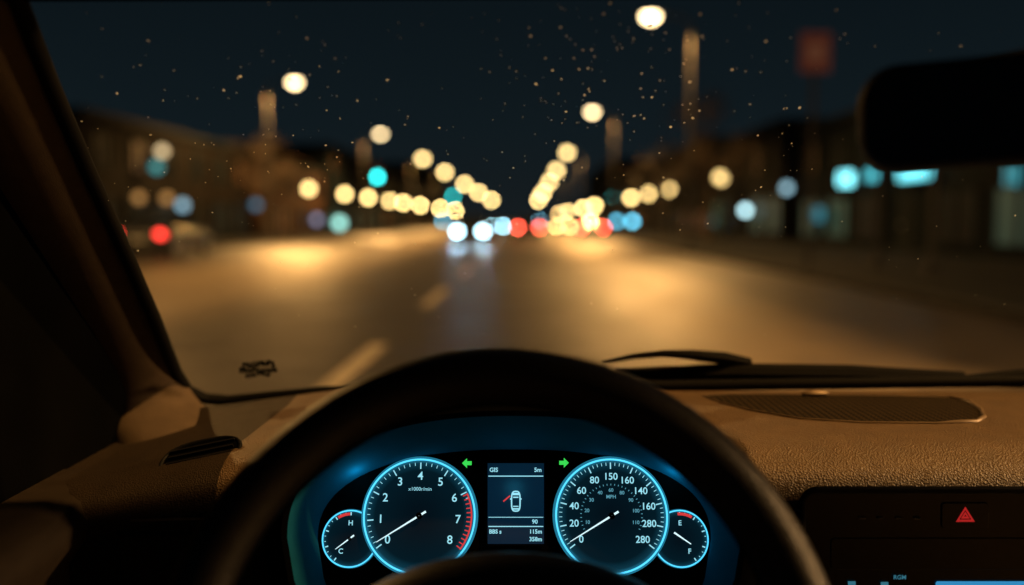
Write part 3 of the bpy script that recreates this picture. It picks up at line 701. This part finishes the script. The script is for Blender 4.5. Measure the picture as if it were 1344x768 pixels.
for i in range(3):
    a_, c_ = tri(.48), tri(.12); b.poly([a_[i], a_[(i+1) % 3], c_[(i+1) % 3], c_[i]])
b.build('hazard_triangle', E_haz, hz, WC_)
b = MB(); b.prism(rrect(1090, 706, 1480, 748, 6, .7432), (0, .002, 0)); b.build('button_strip', M_gloss, CC, WC_, bevel=.0008)
b = MB(); b.poly(rrect(1228, 763, 1470, 815, 3, .7425)); sc = b.build('screen', E_scr, CC, WC_)
E_btn = emat('button_cyan', (.1, .5, .7), .3)
b = MB(); b.text('RGM', .0052, Matrix.Translation(fr(1181, 758, .742)) @ Matrix.Rotation(PI/2, 4, 'X'), bold=.0001); b.build('button_lettering', E_btn, CC, WC_)
for x, y in ((1118, 765), (1161, 766)):
    b = MB(); b.poly([fr(x-5, y-2, .742), fr(x+5, y-2, .742), fr(x+5, y+3, .742), fr(x-5, y+3, .742)]); b.build('lit_button', E_btn, CC, WC_)
M_gp = nmat('grey_print', (.12, .12, .12), .6)
for x in (1132, 1156, 1180, 1204):
    b = MB(); b.box(fr(x, 680, .743), (.005, .002, .0012)); b.build('button_mark', M_gp, CC, WC_)

# rear-view mirror
mc = Vector((.318, .5, 1.266)); Mm = Matrix.Translation(mc) @ Matrix.Rotation(R_(-16), 4, 'Z') @ Matrix.Rotation(R_(-3), 4, 'Y')
RM = empty('rear_view_mirror', 'black rear view mirror hanging at the top right of the windscreen', 'rear view mirror', Mm)
def rr2(w_, h_, r, y, n=8):
    q = []
    for cx, cz, a0 in ((w_/2-r, -h_/2+r, -90), (w_/2-r, h_/2-r, 0), (-w_/2+r, h_/2-r, 90), (-w_/2+r, -h_/2+r, 180)):
        for k in range(n+1):
            a = R_(a0+90*k/n); q.append(Vector((cx+r*math.cos(a), y, cz+r*math.sin(a))))
    return q
b = MB(); vv = b.grid([rr2(.246, .056, .02, -.0), rr2(.252, .062, .023, .004), rr2(.252, .062, .023, .012), rr2(.22, .045, .02, .03), rr2(.10, .02, .008, .036)], cu=True); b.face(vv[-1]); b.build('housing', M_black, RM, ang=50)
b = MB(); b.poly(rr2(.247, .057, .0205, .0005)); b.build('mirror_glass', M_mirror, RM)
b = MB(); b.tube([(0, .03, 0), (0, .06, .03), (0, .09, .075), (0, .1, .12)], [.012, .011, .011, .015], 12); b.build('stem', M_black, RM)

# wipers
for i, (lab, arm, blade) in enumerate((('black windscreen wiper with hooked arm right of the steering wheel', [(790, 476), (830, 468), (870, 464), (910, 466), (950, 470), (984, 476)], [(808, 491), (960, 489), (1110, 491), (1264, 497)]),
                             ('black windscreen wiper resting at the right edge of the glass', [(1300, 497), (1420, 490), (1560, 492)], [(1262, 500), (1340, 497), (1500, 492), (1700, 490)]))):
    root = empty('windscreen_wiper', lab, 'wiper', ws(*blade[0], .02)); WW = Matrix.Translation(root.location)
    b = MB(); b.tube([ws(x, y, .03) for x, y in arm], [.0020, .0034, .0042, .0064, .0074, .0056][:len(arm)], 8); b.build('arm', M_rub, root, WW)
    b = MB(); b.tube([ws(x, y, .02) for x, y in blade], [.007, .0115, .0115, .0085], 8); bl = b.build('blade', M_rub, root, WW)
